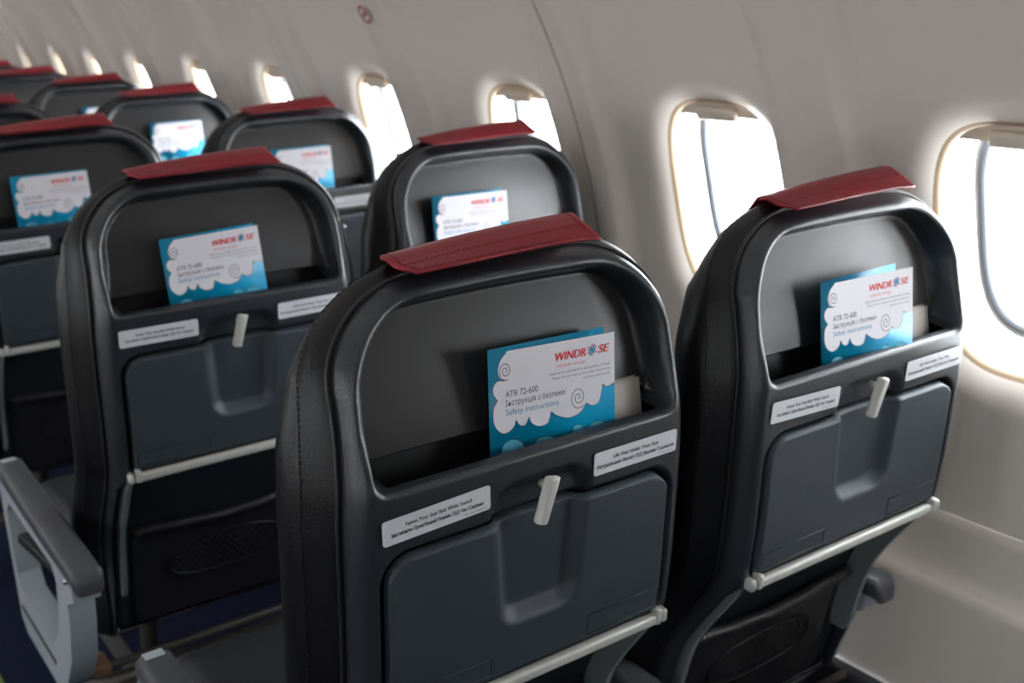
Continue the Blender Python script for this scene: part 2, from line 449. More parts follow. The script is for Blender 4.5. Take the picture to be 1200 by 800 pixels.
def topv(u):
    a = np.abs(u); cx = HW-.007-RX
    q = np.clip((a-cx)/RX, 0, 1)
    return VT - .002 - RY*(1-np.sqrt(np.maximum(1-q**2, 0)))
def edge_dist(u, v):
    a = np.abs(u); h = hwid(v); cx, cy = h-RX, VT-RY-.002
    d = np.minimum(h-a, VT-.002-v)
    qx, qy = np.maximum(a-cx, 0)/RX, np.maximum(v-cy, 0)/RY
    k = np.sqrt(qx**2+qy**2)+1e-9
    g = np.sqrt((qx/RX)**2+(qy/RY)**2)/k + 1e-9
    dc = (1-k)/g
    return np.where((qx > 0) & (qy > 0), np.minimum(dc, d), d)
def rr_sdf(u, v, u0, u1, v0, v1, r):
    """signed distance to a rounded rectangle; r = radius or (top, bottom)"""
    cx, cy, hx, hy = (u0+u1)/2, (v0+v1)/2, (u1-u0)/2, (v1-v0)/2
    rad = np.where(v > cy, r[0], r[1]) if hasattr(r, '__len__') else r
    qx, qy = np.abs(u-cx)-hx+rad, np.abs(v-cy)-hy+rad
    return np.hypot(np.maximum(qx, 0), np.maximum(qy, 0)) + np.minimum(np.maximum(qx, qy), 0) - rad
def recess_sdf(u, v):
    hx = .172 - .006*sstep(.04, .14, v)
    s = u*.172/hx
    return rr_sdf(s, v + .006*(u/.17)**2*sstep(.07, .14, v), -.172, .172, .0190, .169, (.068, .014))
TRAY = (-.168, .168, -.2095, -.0415)
def tray_sdf(u, v): return rr_sdf(u, v, *TRAY, (.028, .006))
def cup_half(v): return .054 - .010*np.clip((-.03-v)/.13, 0, 1)
def shell_w(u, v):
    w = prof(v)
    d = edge_dist(u, v); t = np.clip(1-d/.020, 0, 1)
    w = w + .028*(1-np.sqrt(np.maximum(1-t**2, 0)))
    rs = recess_sdf(u, v)
    t = np.clip((.013-rs)/.026, 0, 1); side = .040*(t**2*(3-2*t)*.55 + .45*sstep(.35, 1, t))
    x = np.clip(.005-rs, 0, 1); lip = np.where(x < .006, .006*(1-np.sqrt(np.maximum(1-(x/.006)**2, 0))), .006+.034*sstep(.006, .0085, x))
    k = sstep(.085, .027, v); w = w + side*(1-k) + lip*k
    slot = rr_sdf(u, v, -.166, .166, -.01, .0325, .006)
    w = w + .022*sstep(.0015, -.004, slot)*sstep(-.003, -.007, rs)*sstep(.0205, .0265, v)
    w = w + .012*sstep(.0055, .0005, tray_sdf(u, v))
    nt = rr_sdf(u, v, -.052, .058, -.08, -.010, (.026, .005))
    w = w + .010*sstep(.008, -.007, nt)*sstep(-.075, -.05, v)
    lo = rr_sdf(u, v, -.1835, .1835, -.75, -.2350, .012)
    w = w + .036*sstep(.004, -.003, lo)
    return w
# main shell
ncol, nrow = 176, 300
s = np.linspace(-1, 1, ncol); s = np.sign(s)*(1-(1-np.abs(s))**1.25)*.9995
s = .55*s + .45*np.sin(np.linspace(-1, 1, ncol)*math.pi/2)*.9995
VS = .08
vlow = np.concatenate([np.linspace(VB, -.25, 70)[:-1], np.linspace(-.25, .006, 116)[:-1], np.linspace(.006, .046, 42)[:-1], np.linspace(.046, VS, 14)])
tup = np.linspace(0, 1, 64)[1:]
nrow = len(vlow)+len(tup)
V, F = [], []
UU, _ = np.meshgrid(s, np.zeros(nrow))
top = topv(s*(HW-.007))
Vv = np.vstack([np.repeat(vlow[:, None], ncol, 1)] + [(VS + t*(top-VS))[None, :] for t in tup])
U = UU*hwid(Vv)
Wm = shell_w(U, Vv)
for r_ in range(nrow):
    for c_ in range(ncol): V.append(L3(U[r_, c_], Vv[r_, c_], Wm[r_, c_]))
for r_ in range(nrow-1):
    for c_ in range(ncol-1):
        vc, uc = (Vv[r_, c_]+Vv[r_+1, c_])/2, (U[r_, c_]+U[r_, c_+1])/2
        if .0207 < vc < .0290 and abs(uc) < .156: continue     # open slot behind the pocket lip
        a = r_*ncol+c_; F.append((a, a+1, a+ncol+1, a+ncol))
SHELL = mdata('back_shell', V, F, 'shell')
PF = [k for k, q in enumerate(SHELL.polygons)]
# pocket panel gets its own grained material on the recess floor
SHELL.materials.append(MAT['panel']); SHELL.materials.append(MAT['sblack'])
cen = np.empty(len(SHELL.polygons)*3); SHELL.polygons.foreach_get('center', cen); cen = cen.reshape(-1, 3)
lv = -cen[:, 1]*sl + (cen[:, 2]-Z0)*cl; lu = cen[:, 0]
mi = np.where(recess_sdf(lu, lv) < -.0035, 1, 0)
mi = np.where(tray_sdf(lu, lv) < .0025, 2, mi)
SHELL.polygons.foreach_set('material_index', mi.astype(np.int32))
# trough of the card slot below the pocket lip
V = [L3(u, v, w_) for u in (-.1665, .1665) for v, w_ in ((.032, .064), (-.030, .052), (-.030, .0145), (.009, .0125), (.0200, .0115))]
LINER = mdata('card_slot', V, [(0, 1, 6, 5), (1, 2, 7, 6), (2, 3, 8, 7), (3, 4, 9, 8), (0, 4, 3, 2, 1), (5, 6, 7, 8, 9)], 'sblack', False)

# upholstery wrapped round the shell
def outline(n=120):
    P = []
    for v in np.linspace(VB, VT-RY-.004, 46): P.append((-float(hwid(v)), v))
    for t in np.linspace(math.pi, math.pi/2, 26)[1:]:
        P.append((-(HW-.007-RX) + RX*math.cos(t), VT-RY-.002 + RY*math.sin(t)))
    m_ = [(-u, v) for u, v in P[::-1]]
    k = 14; mid = [(-(HW-.007-RX) + (i/k)*2*(HW-.007-RX), VT-.002) for i in range(1, k)]
    return P + mid + m_
OUT = outline()
NO = []
for i, p in enumerate(OUT):
    a = OUT[max(i-1, 0)]; b = OUT[min(i+1, len(OUT)-1)]
    t = np.array(b)-np.array(a); t /= np.linalg.norm(t); NO.append((-t[1], t[0]))
def uph_ring(off, dw):
    r = []
    for (u, v), (nx, ny) in zip(OUT, NO):
        bul = 1.0
        dd = max(0, ny)*max(0, dw-.040)
        vv = v + off*ny*.5 - dd*.85; cr = float(sstep(.035, .16, v))*max(0, dw-.036)*abs(nx)*.68
        r.append(L3(u+off*nx*bul-math.copysign(cr, u), vv, float(prof(min(vv, .2)))+dw))
    return r
RINGS = [(-.012, .030), (-.003, .024), (.003, .026), (.009, .032), (.016, .041), (.0222, .049), (.0240, .0508), (.0258, .0535), (.0300, .0605), (.0325, .069), (.0325, .080), (.029, .094), (.019, .107), (.004, .118), (-.020, .127), (-.05, .131)]
V, F = [], []
for off, dw in RINGS: V += uph_ring(off, dw)
n = len(OUT)
for k in range(len(RINGS)-1):
    for j in range(n-1): F.append((k*n+j, k*n+j+1, (k+1)*n+j+1, (k+1)*n+j))
    F.append((k*n+n-1, k*n, (k+1)*n, (k+1)*n+n-1))
k = len(RINGS)-1
for j in range(n//2-1): F.append((k*n+j, k*n+j+1, k*n+n-2-j, k*n+n-1-j))
UPH = mdata('upholstery', V, F, 'leather')
def stitches(rings, off, step, r, m, name):
    bm = bmesh.new()
    P = [Vector(p) for p in rings]
    acc = 0; seg = []
    for i in range(len(P)-1):
        a, b = P[i], P[i+1]; L_ = (b-a).length; k = max(1, int(L_/step))
        for j in range(k):
            p, q = a.lerp(b, (j+.12)/k), a.lerp(b, (j+.78)/k)
            add_tube(bm, [p, q], r, 4)
    return bmdata(name, bm, m)
STITCH = stitches(uph_ring(.0255, .0512)[10:-10], 0, .0042, .0006, 'thread', 'stitching')
PIPING = tube('piping', uph_ring(.0035, .0255), .0022, 'leather2', 6)

# red headrest flap
fp = [np.array(p) for p in catmull([(.054, .1955), (.060, .2005), (.070, .2065), (.084, .2108), (.098, .2075), (.113, .1985), (.131, .181), (.147, .159), (.161, .125), (.170, .06)], 4)]
def flap_pt(t, k, off=0.0):
    u = -.104 + .208*t
    p = fp[k].copy(); a = fp[max(k-1, 0)]; b = fp[min(k+1, len(fp)-1)]
    tg = (b-a)/np.linalg.norm(b-a); nm = np.array([-tg[1], tg[0]])
    wav = .0022*math.sin(t*7.0+.6)*max(0, 1-k/9) + (.003*(1-t)**6*max(0, 1-k/12))
    rw = sstep(0, 9, k)*(1-sstep(14, 24, k)); crown = -.003*((u)/.104)**2 + rw*(.007*u/.104 - .002)
    u = (u - .010*rw)*(1-.20*float(sstep(14, 26, k)))
    p = p + nm*(off + wav)
    e = .0025*math.sin(t*5.0+1.0)*max(0, 1-k/6)
    return L3(u, p[1]+crown - e, p[0])
NU = 41; NK = len(fp)
V, F = [], []
for off in (.0, .0032):
    for k in range(NK):
        for a in range(NU): V.append(flap_pt(a/(NU-1), k, off))
def gi(o_, k, a): return o_*NK*NU + k*NU + a
for k in range(NK-1):
    for a in range(NU-1):
        F.append((gi(1, k, a), gi(1, k, a+1), gi(1, k+1, a+1), gi(1, k+1, a))); F.append((gi(0, k, a+1), gi(0, k, a), gi(0, k+1, a), gi(0, k+1, a+1)))
for k in range(NK-1):
    F.append((gi(0, k, 0), gi(1, k, 0), gi(1, k+1, 0), gi(0, k+1, 0))); F.append((gi(1, k, NU-1), gi(0, k, NU-1), gi(0, k+1, NU-1), gi(1, k+1, NU-1)))
for a in range(NU-1): F.append((gi(1, 0, a), gi(0, 0, a), gi(0, 0, a+1), gi(1, 0, a+1)))
FLAP = mdata('headrest_flap', V, F, 'red')
bm = bmesh.new()
def flap_line(k, t0=.03, t1=.97, n=46):
    for i in range(n):
        a, b = t0+(t1-t0)*(i+.1)/n, t0+(t1-t0)*(i+.75)/n
        add_tube(bm, [flap_pt(a, k, .0033), flap_pt(b, k, .0033)], .0006, 4)
flap_line(2)
flap_line(7)
for t in (.03, .97):
    for k in range(2, 22):
        p, q = Vector(flap_pt(t, k, .0033)), Vector(flap_pt(t, k+1, .0033)); add_tube(bm, [p, p.lerp(q, .7)], .0006, 4)
FLAPSTITCH = bmdata('flap_stitching', bm, 'redthread')

# tray table
nu, nv = 120, 66
V, F = [], []
us = np.linspace(TRAY[0]+.0025, TRAY[1]-.0025, nu); vs = np.linspace(TRAY[2], TRAY[3]-.002, nv)
def tray_top(u):
    a = abs(u); cx = .1655-.027; q = np.clip((a-cx)/.027, 0, 1); return TRAY[3]-.002-.027*(1-np.sqrt(np.maximum(1-q*q, 0)))
us = .1655*np.sin(np.linspace(-1, 1, nu)*math.pi/2)*.55 + .45*np.linspace(-.1655, .1655, nu)
U2, T2 = np.meshgrid(us, np.linspace(0, 1, nv)**.9)
V2 = TRAY[2] + T2*(tray_top(U2)-TRAY[2])
ed = np.minimum(np.minimum(.1655-np.abs(U2), V2-TRAY[2]+.004), tray_top(U2)-V2)
t_ = np.clip(1-ed/.0032, 0, 1)
W2 = prof(V2)*.6 - .0035 + .010*(1-np.sqrt(np.maximum(1-t_**2, 0)))
ch = cup_half(V2)
cs = np.maximum(np.abs(U2-.003)-ch, -(V2+.155))        # cup well, open at the top
qx, qy = np.maximum(np.abs(U2-.003)-ch+.022, 0), np.maximum(-.155-V2+.022, 0)
cs = np.where((qx > 0) & (qy > 0), np.hypot(qx, qy)-.022, np.maximum(np.abs(U2-.003)-ch, -.155-V2))
t_ = np.clip((.004-cs)/.017, 0, 1)
W2 = W2 + .0135*t_*t_*(3-2*t_)
V = [L3(U2[a, b], V2[a, b], W2[a, b]) for a in range(nv) for b in range(nu)]
for a in range(nv-1):
    for b in range(nu-1): k = a*nu+b; F.append((k, k+1, k+nu+1, k+nu))
TRAYM = mdata('tray_table', V, F, 'tray')
def thin_plate(name, u0, u1, v0, v1, w0, m, th=.0006, r=.003):
    bm = bmesh.new(); add_rbox(bm, (0, 0, 0), (u1-u0, th, v1-v0), 0)
    es = [e for e in bm.edges if abs((e.verts[0].co-e.verts[1].co).y) > th*.5]
    bmesh.ops.bevel(bm, geom=es, offset=r, segments=4, affect='EDGES', profile=.5)
    me = bmdata(name, bm, m, False)
    return me, L3((u0+u1)/2, (v0+v1)/2, w0)
def frame_plate(name, u0, u1, v0, v1, m):
    bm = bmesh.new(); wv = lambda v: float(prof(v)*.6)-.0037
    for a, b in (((u0, v0), (u1, v0)), ((u1, v0), (u1, v1)), ((u1, v1), (u0, v1)), ((u0, v1), (u0, v0))):
        add_tube(bm, [L3(a[0], a[1], wv(a[1])), L3(b[0], b[1], wv(b[1]))], .0007, 4)
    return bmdata(name, bm, m)
PLATE_R = frame_plate('tray_label_frame', .066, .163, -.2055, -.182, 'sblack')
PLATE_L = frame_plate('tray_label_frame', -.160, -.054, -.2055, -.186, 'sblack')
# latch
bm = bmesh.new()
for z, sx, sy in ():
    pass
add_rbox(bm, (0, -.0045, -.0235), (.0155, .009, .049), .003, 3)
for v in bm.verts:
    k = (v.co.z+.0235)/.0245
    if v.co.y < -.006: v.co.x *= .62; v.co.y -= .0015
    v.co.x *= (1.0 + .06*k); v.co.y -= .003*max(0, k)
LATCH = bmdata('tray_latch', bm, 'latch')
bm = bmesh.new(); bmesh.ops.create_cone(bm, cap_ends=True, segments=16, radius1=.0042, radius2=.0042, depth=.012, matrix=Matrix.Translation((.001, .003, -.012)) @ Matrix.Rotation(math.pi/2, 4, 'X'))
PIVOT = bmdata('latch_pivot', bm, 'bar')
# bar below the tray, knuckles and arms
BV, BW = -.2225, -.0005
bm = bmesh.new(); R3 = Matrix.Rotation(LEAN, 3, 'X')
add_rbox(bm, L3(0, BV, BW), (.336, .012, .0125), .0035, 3, R3); BAR = bmdata('tray_bar', bm, 'bar')
def knuckle(sx):
    bm = bmesh.new()
    add_rbox(bm, L3(sx*.1725, BV+.001, BW+.001), (.010, .015, .0165), .0045, 3, R3)
    add_rbox(bm, L3(sx*.163, BV+.004, BW-.001), (.007, .013, .019), .002, 2, R3)
    return bmdata('bar_knuckle', bm, 'bar')
KN = {-1: knuckle(-1), 1: knuckle(1)}
def arm(sx):
    V, F = [], []
    vs_ = np.linspace(-.226, -.475, 30)
    for v in vs_:
        wid = .022 + .012*sstep(-.24, -.30, v); e = max(0, (-.455-v)/.02)
        w0 = float(prof(v)) + .000 + .008*e; w1 = w0 + wid - .012*e
        ua, ub = sx*.1685, sx*.1765
        V += [L3(ua, v, w0), L3(ub, v, w0), L3(ub, v, w1), L3(ua, v, w1)]
    for k in range(len(vs_)-1):
        for j in range(4): F.append((4*k+j, 4*k+(j+1) % 4, 4*k+4+(j+1) % 4, 4*k+4+j))
    F += [(3, 2, 1, 0), tuple(4*(len(vs_)-1)+j for j in range(4))]
    bm = bmesh.new(); me = bpy.data.meshes.new('t'); me.from_pydata(V, [], F); bm.from_mesh(me); bpy.data.meshes.remove(me)
    return bmdata('tray_arm', bm, 'arm', True, .6)
ARM = {-1: arm(-1), 1: arm(1)}
# magazine pocket in the lower back
nu2, nv2 = 50, 40
V, F = [], []
for v in np.linspace(-.552, -.368, nv2):
    for u in np.linspace(-.150, .150, nu2):
        e = min(1, (.150-abs(u))/.03); b = (v+.552)/.184
        bul = .012*math.sqrt(max(0, 1-(1-e)**2))*(.35+.65*b) + .0016*math.sin(u*60+v*30)*e
        V.append(L3(u, v, float(prof(v))+.030-bul))
for a in range(nv2-1):
    for b in range(nu2-1): k = a*nu2+b; F.append((k, k+1, k+nu2+1, k+nu2))
POCKET = mdata('magazine_pocket', V, F, 'leather2')
def pw(u, v): return float(prof(v))+.030-.012*(.35+.65*(v+.552)/.184)
HEM = tube('pocket_hem', [L3(u, -.370-.003*math.cos(u*25), float(prof(-.37))+.020-.006*math.cos(u*9)+.001*math.sin(u*90)) for u in np.linspace(-.150, .150, 26)], .0085, 'leather2', 8)
def oval(n=48):
    return [(.0+.098*np.sign(math.cos(t))*abs(math.cos(t))**.8, -.447+.036*np.sign(math.sin(t))*abs(math.sin(t))**.8 + .006*math.cos(t)*0) for t in np.linspace(0, 2*math.pi, n, endpoint=False)]
OVR = tube('pocket_oval_rim', [L3(u, v, pw(u, v)-.0015) for u, v in oval()], .0022, 'leather', 6, True)
bm = bmesh.new()
for k in range(-16, 17):
    for sgn in (1, -1):
        pts = []
        for t in np.linspace(-.04, .04, 9):
            u, v = k*.0125 + sgn*t*.9, -.447+t
            if (abs(u)/.098)**2.5 + (abs(v+.447)/.036)**2.5 < 1: pts.append(L3(u, v, pw(u, v)-.0012))
        if len(pts) > 1: add_tube(bm, pts, .0010, 4)
NET = bmdata('pocket_net', bm, 'net')
# side screw
bm = bmesh.new(); bmesh.ops.create_uvsphere(bm, u_segments=12, v_segments=8, radius=.0048)
SCREW = bmdata('side_screw', bm, 'screw')
# cushion + pan
bm = bmesh.new(); add_rbox(bm, (0, .395, Z0-.475), (.412, .39, .11), .035, 5)
for v in bm.verts:
    if v.co.z > Z0-.45: v.co.z += .012*math.cos(v.co.x*6) + .012*(v.co.y-.33)
CUSH = bmdata('seat_cushion', bm, 'cushion')
PAN = rbox('seat_pan', (0, .385, Z0-.543), (.40, .36, .030), 'sblack', .008)
# armrests
def armrest(x, dy=0.0, dz=0.0):
    out = {}
    y0, y1 = -.052, .415
    bm = bmesh.new()
    add_rbox(bm, (x, (y0+y1)/2, Z0-.306), (.043, y1-y0, .034), .011, 4)
    for v in bm.verts:
        t = (v.co.y-y0)/(y1-y0)
        v.co.z += .010*math.sin(math.pi*min(1, max(0, t)))*.6 - .030*max(0, (.10-t)/.10)**1.5 - .010*max(0, (t-.9)/.1)**2
    out['cap'] = bmdata('armrest_cap', bm, 'armcap')
    O = [(-.030, -.330), (-.018, -.318), (.395, -.315), (.412, -.325), (.412, -.36), (.40, -.58), (.37, -.60), (.17, -.60), (.10, -.56), (.045, -.49), (.022, -.42), (.016, -.385), (-.024, -.365)]
    H = [(.085, -.350), (.35, -.350), (.378, -.372), (.378, -.49), (.355, -.515), (.16, -.515), (.11, -.475), (.078, -.41), (.072, -.37)]
    bm = bmesh.new()
    vo = [bm.verts.new((x-.019, p[0], Z0+p[1])) for p in O]; vh = [bm.verts.new((x-.019, p[0], Z0+p[1])) for p in H]
    es = [bm.edges.new((vo[i], vo[(i+1) % len(vo)])) for i in range(len(vo))] + [bm.edges.new((vh[i], vh[(i+1) % len(vh)])) for i in range(len(vh))]
    bmesh.ops.triangle_fill(bm, use_beauty=True, edges=es)
    q = bmesh.ops.extrude_face_region(bm, geom=list(bm.faces))
    for v in [e for e in q['geom'] if isinstance(e, bmesh.types.BMVert)]: v.co.x += .038
    bmesh.ops.bevel(bm, geom=[e for e in bm.edges if len(e.link_faces) == 2 and e.calc_face_angle(0) > 1.2], offset=.004, segments=2, affect='EDGES', profile=.5)
    out['frame'] = bmdata('armrest_frame', bm, 'armgrey', True, .7)
    bm = bmesh.new(); add_rbox(bm, (x, .27, Z0-.552), (.042, .22, .010), .003)
    out['slot'] = bmdata('armrest_slot', bm, 'sblack')
    out['link'] = rbox('armrest_link', (x, .22, Z0-.395), (.026, .29, .018), 'sblack', .006, 3, Matrix.Rotation(-.18, 3, 'X'))
    bm = bmesh.new(); add_rbox(bm, (x, y1-.014, Z0-.300), (.026, .018, .012), .003)
    out['tip'] = bmdata('armrest_button', bm, 'armgrey')
    bm = bmesh.new(); bmesh.ops.create_uvsphere(bm, u_segments=12, v_segments=8, radius=.005, matrix=Matrix.Translation((x-.021, -.01, Z0-.335)))
    out['screw'] = bmdata('armrest_screw', bm, 'screw')
    if dy or dz:
        for me in out.values(): me.transform(Matrix.Translation((0, dy, dz)))
    return out
ARMS = {'aisle': armrest(-.264), 'window': armrest(.232, .165, -.085)}
ARMS['middle'] = armrest(-.2340, .14, -.07)

# placards
PL_L = thin_plate('belt_placard', -.1697, -.0575, -.0245, 0, 0, 'sticker', .0008)[0]
PL_R = thin_plate('vest_placard', .0648, .1735, -.0245, 0, 0, 'sticker', .0008)[0]
TX_L = text_data('placard_text', [("Fasten Your Seat Belt While Seated", -.0330, .0355, .0020, .0038, .035, 0), ("Застебніть Прив'Язний Ремінь ПіД Час Сидіння", -.0480, .0480, -.0052, .0038, .03, 0), ("0001-0027-01-001-22", .0280, .0500, -.0098, .0014, 0, 0)], 'ink', -.0006)
TX_R = text_data('placard_text', [("Life Vest Under Your Seat", -.0300, .0290, .0020, .0040, .035, 0), ("Рятувальний Жилет ПіД Вашим Сидінням", -.0505, .0505, -.0056, .0040, .03, 0), ("0001-0027-01-001-23", .0290, .0500, -.0100, .0014, 0, 0)], 'ink', -.0006)

# ------------------------------------------------------------------ safety card (millimetre artwork, origin at the top left of the front leaf)
CW, CH = .143, .118
CLOUD = [[(19.5, -1.3), (12.9, -7.8), (9.8, -17.5), (12.1, -25.0), (17.0, -27.8)], [(17.0, -27.8), (9.3, -27.0), (4.6, -32.0), (4.7, -39.0), (9.1, -45.7)], [(9.1, -45.7), (4.8, -51.3), (3.5, -61.6), (5.9, -71.1), (12.8, -77.9), (20.6, -77.8), (26.5, -73.0), (28.0, -67.6)], [(28.0, -67.6), (32.5, -73.7), (38.6, -74.4), (42.6, -67.5)], [(42.6, -67.5), (45.8, -74.5), (54.2, -78.9), (63.7, -77.3), (67.7, -67.0)], [(67.7, -67.0), (75.4, -72.7), (88.7, -77.1), (102.0, -73.7), (108.5, -65.6)], [(108.5, -65.6), (115.6, -69.7), (123.6, -67.3), (127.7, -54.6), (128.1, -49.9)], [(128.1, -49.9), (133.5, -53.6), (142.9, -51.2)]]
LOW = [[(11.0, -100), (13.9, -89.6), (23.7, -86.0), (33.9, -90.7), (37.1, -99.0)], [(37.5, -97.2), (40.5, -94.4), (43.2, -98.0)], [(44.3, -100.5), (52.4, -91.2), (65.2, -91.3), (76.2, -98.7), (78.5, -101.2)], [(78.9, -100.8), (83.8, -94.4), (90.5, -96.8)], [(90.5, -96.8), (93.5, -87.0), (101.4, -86.7), (108.5, -92.9), (110.2, -95.3)], [(110.2, -95.3), (114.1, -88.4), (125.7, -87.5), (135.6, -95.0), (136.5, -102.3)]]
def mm(p): return p[0]/1000, p[1]/1000
def flat_poly(name, polys, m, y):
    bm = bmesh.new()
    for P in polys:
        vs_ = [bm.verts.new((a, y, b)) for a, b in P]
        es = [bm.edges.new((vs_[i], vs_[(i+1) % len(vs_)])) for i in range(len(vs_))]
        bmesh.ops.triangle_fill(bm, use_beauty=True, edges=es)
    bm.normal_update()
    for f in bm.faces:
        if f.normal.y > 0: f.normal_flip()
    me = bpy.data.meshes.new(name); bm.to_mesh(me); bm.free(); me.materials.append(MAT[m]); return me
def ribbon(bm, P, wd, y):
    P = [np.array(p) for p in P]
    prev = None
    for i, p in enumerate(P):
        t = P[min(i+1, len(P)-1)]-P[max(i-1, 0)]; t = t/(np.linalg.norm(t)+1e-12); nn = np.array([-t[1], t[0]])*wd/2
        cur = [bm.verts.new((*(p+nn)[:1], y, (p+nn)[1])), bm.verts.new((*(p-nn)[:1], y, (p-nn)[1]))]
        if prev: bm.faces.new((prev[0], prev[1], cur[1], cur[0]))
        prev = cur
cl_pts = [[mm(p) for p in catmull(sg, 6)] for sg in CLOUD]
cpoly = [(.143, 0)] + [(.0205, 0)] + [p for sg in cl_pts for p in sg[:-1]] + [(.143, -.0512)]
C_WHITE = flat_poly('cloud_print', [[(float(a), float(b)) for a, b in cpoly]], 'cardwhite', -.0004)
lw = [[mm(p) for p in catmull(sg, 6)] for sg in LOW]
C_PALE = flat_poly('small_cloud_print', [[(float(a), float(b)) for a, b in sg] + [(float(sg[-1][0]), -.115), (float(sg[0][0]), -.115)] for sg in (lw[0], lw[2], lw[4], lw[5])], 'cardpale', -.0003)
bm = bmesh.new()
for sg in cl_pts + lw: ribbon(bm, sg, .0005, -.0005)
for (cx, cy, r, ry, turns, ph) in ((18.2, -18.5, 7.5, 9.0, 2.1, -1.2), (99.5, -58.5, 9.5, 11.5, 2.1, -.9)):
    P = []
    for k in range(60):
        t = k/59; a = ph - turns*2*math.pi*t; rr = 1-t*.93
        P.append(((cx+r*rr*math.cos(a))/1000, (cy+ry*rr*math.sin(a))/1000))
    ribbon(bm, P, .0007, -.0005)
C_LINE = bmdata('cloud_outline', bm, 'cardink', False)
X = .001
C_RED = text_data('logo_text', [("WINDR", 73.6*X, 108.4*X, -18.4*X, 7.9*X, .05, .22), ("SE", 123.2*X, 136.8*X, -18.0*X, 7.9*X, .05, .22)], 'cardred', -.0006)
C_PINK = text_data('slogan_text', [("reliable wings", 74*X, 108*X, -25.0*X, 3.2*X, .0, .1)], 'cardpink', -.0006)
C_GREY = text_data('notice_text', [("Будь ласка, не виносіть інструкцію з літака", 66.6*X, 137*X, -31.4*X, 2.4*X, 0, 0), ("Please do not remove the safety instructions", 69.9*X, 137.2*X, -36.0*X, 2.4*X, 0, 0), ("card from the aircraft", 105.2*X, 137.4*X, -40.9*X, 2.4*X, 0, 0)], 'cardgrey', -.0006)
C_INK = text_data('title_text', [("ATR 72-600", 17.2*X, 53.4*X, -44.0*X, 6.0*X, 0, 0), ("Інструкція з безпеки", 17.3*X, 83.5*X, -52.6*X, 5.6*X, 0, 0)], 'cardink', -.0006)
C_BLUE = text_data('subtitle_text', [("Safety instructions", 17.4*X, 76.6*X, -61.4*X, 5.6*X, 0, 0)], 'cardtext', -.0006)
def star(name, blades, m):
    bm = bmesh.new()
    for a, r0, r1, wd in blades:
        d = np.array([math.cos(a), math.sin(a)]); nn = np.array([-d[1], d[0]])*wd; c0 = np.array([116.2, -13.8])
        P = [c0+d*r0-nn*.35, c0+d*(r0+r1)*.55-nn, c0+d*r1-nn*.45, c0+d*r1+nn*.45, c0+d*(r0+r1)*.55+nn, c0+d*r0+nn*.35]
        bm.faces.new([bm.verts.new((p[0]*X, -.0006, p[1]*X)) for p in P])
    return bmdata(name, bm, m, False)
C_STAR = star('logo_star', [(math.radians(a), .1, 6.3 if a in (58, 238) else 4.6, 1.25) for a in (58, 118, 178, 238, 298, 358)], 'cardtext')
C_STAR2 = star('logo_star_tips', [(math.radians(a), 3.4, 6.2, .8) for a in (28, 88, 148, 208, 268, 328)], 'cardred')
def leaf(name, m, ang, y0=0.0):
    """a stiff leaf hinged at the left edge"""
    return rbox(name, (CW/2, 0, -CH/2), (CW, .0004, CH), m, 0)
LEAF_F = leaf('front_leaf', 'cardblue', 0); LEAF_B = leaf('back_leaf', 'cardblue', 0)
def make_card(seat, lab, u, vtop, wob=0.0, open_=.10, tiltback=.10, w0=None):
    p = L3(u, vtop, w0 if w0 is not None else .024)
    base = Matrix.Translation(Vector(seat.location)+Vector(p)) @ Matrix.Rotation(wob, 4, 'Y') @ Matrix.Rotation(LEAN-tiltback, 4, 'X')
    r = empty('safety_card', (0, 0, 0), label=lab, category='safety card', group='safety cards in the seat-back pockets')
    r.matrix_world = base
    f = obj('front_leaf', LEAF_F, r, (0, 0, 0), (0, 0, -open_))
    for nm, d in (('cloud_print', C_WHITE), ('small_cloud_print', C_PALE), ('cloud_outline', C_LINE), ('logo_text', C_RED), ('slogan_text', C_PINK), ('notice_text', C_GREY), ('title_text', C_INK), ('subtitle_text', C_BLUE), ('logo_star', C_STAR), ('logo_star_tips', C_STAR2)):
        obj(nm, d, f)
    obj('back_leaf', LEAF_B, r, (.001, .0012, .0035), (0, .012, .045))
    return r
def make_sheet(seat, lab, u0, u1, vtop):
    r = empty('paper_bag', (0, 0, 0), label=lab, category='paper bag', group='folded paper bags behind the safety cards')
    r.matrix_world = Matrix.Translation(Vector(seat.location)+Vector(L3(u0, vtop, .046))) @ Matrix.Rotation(LEAN-.22, 4, 'X') @ Matrix.Rotation(.0, 4, 'Y')
    obj('bag_front', rbox('bag_front', ((u1-u0)/2, -.0012, -.05), (u1-u0, .0006, .10), 'paper', 0), r, None, (0, 0, -.03))
    obj('bag_back', rbox('bag_back', ((u1-u0)/2, .0008, -.0485), (u1-u0-.001, .0006, .10), 'paper', 0), r)

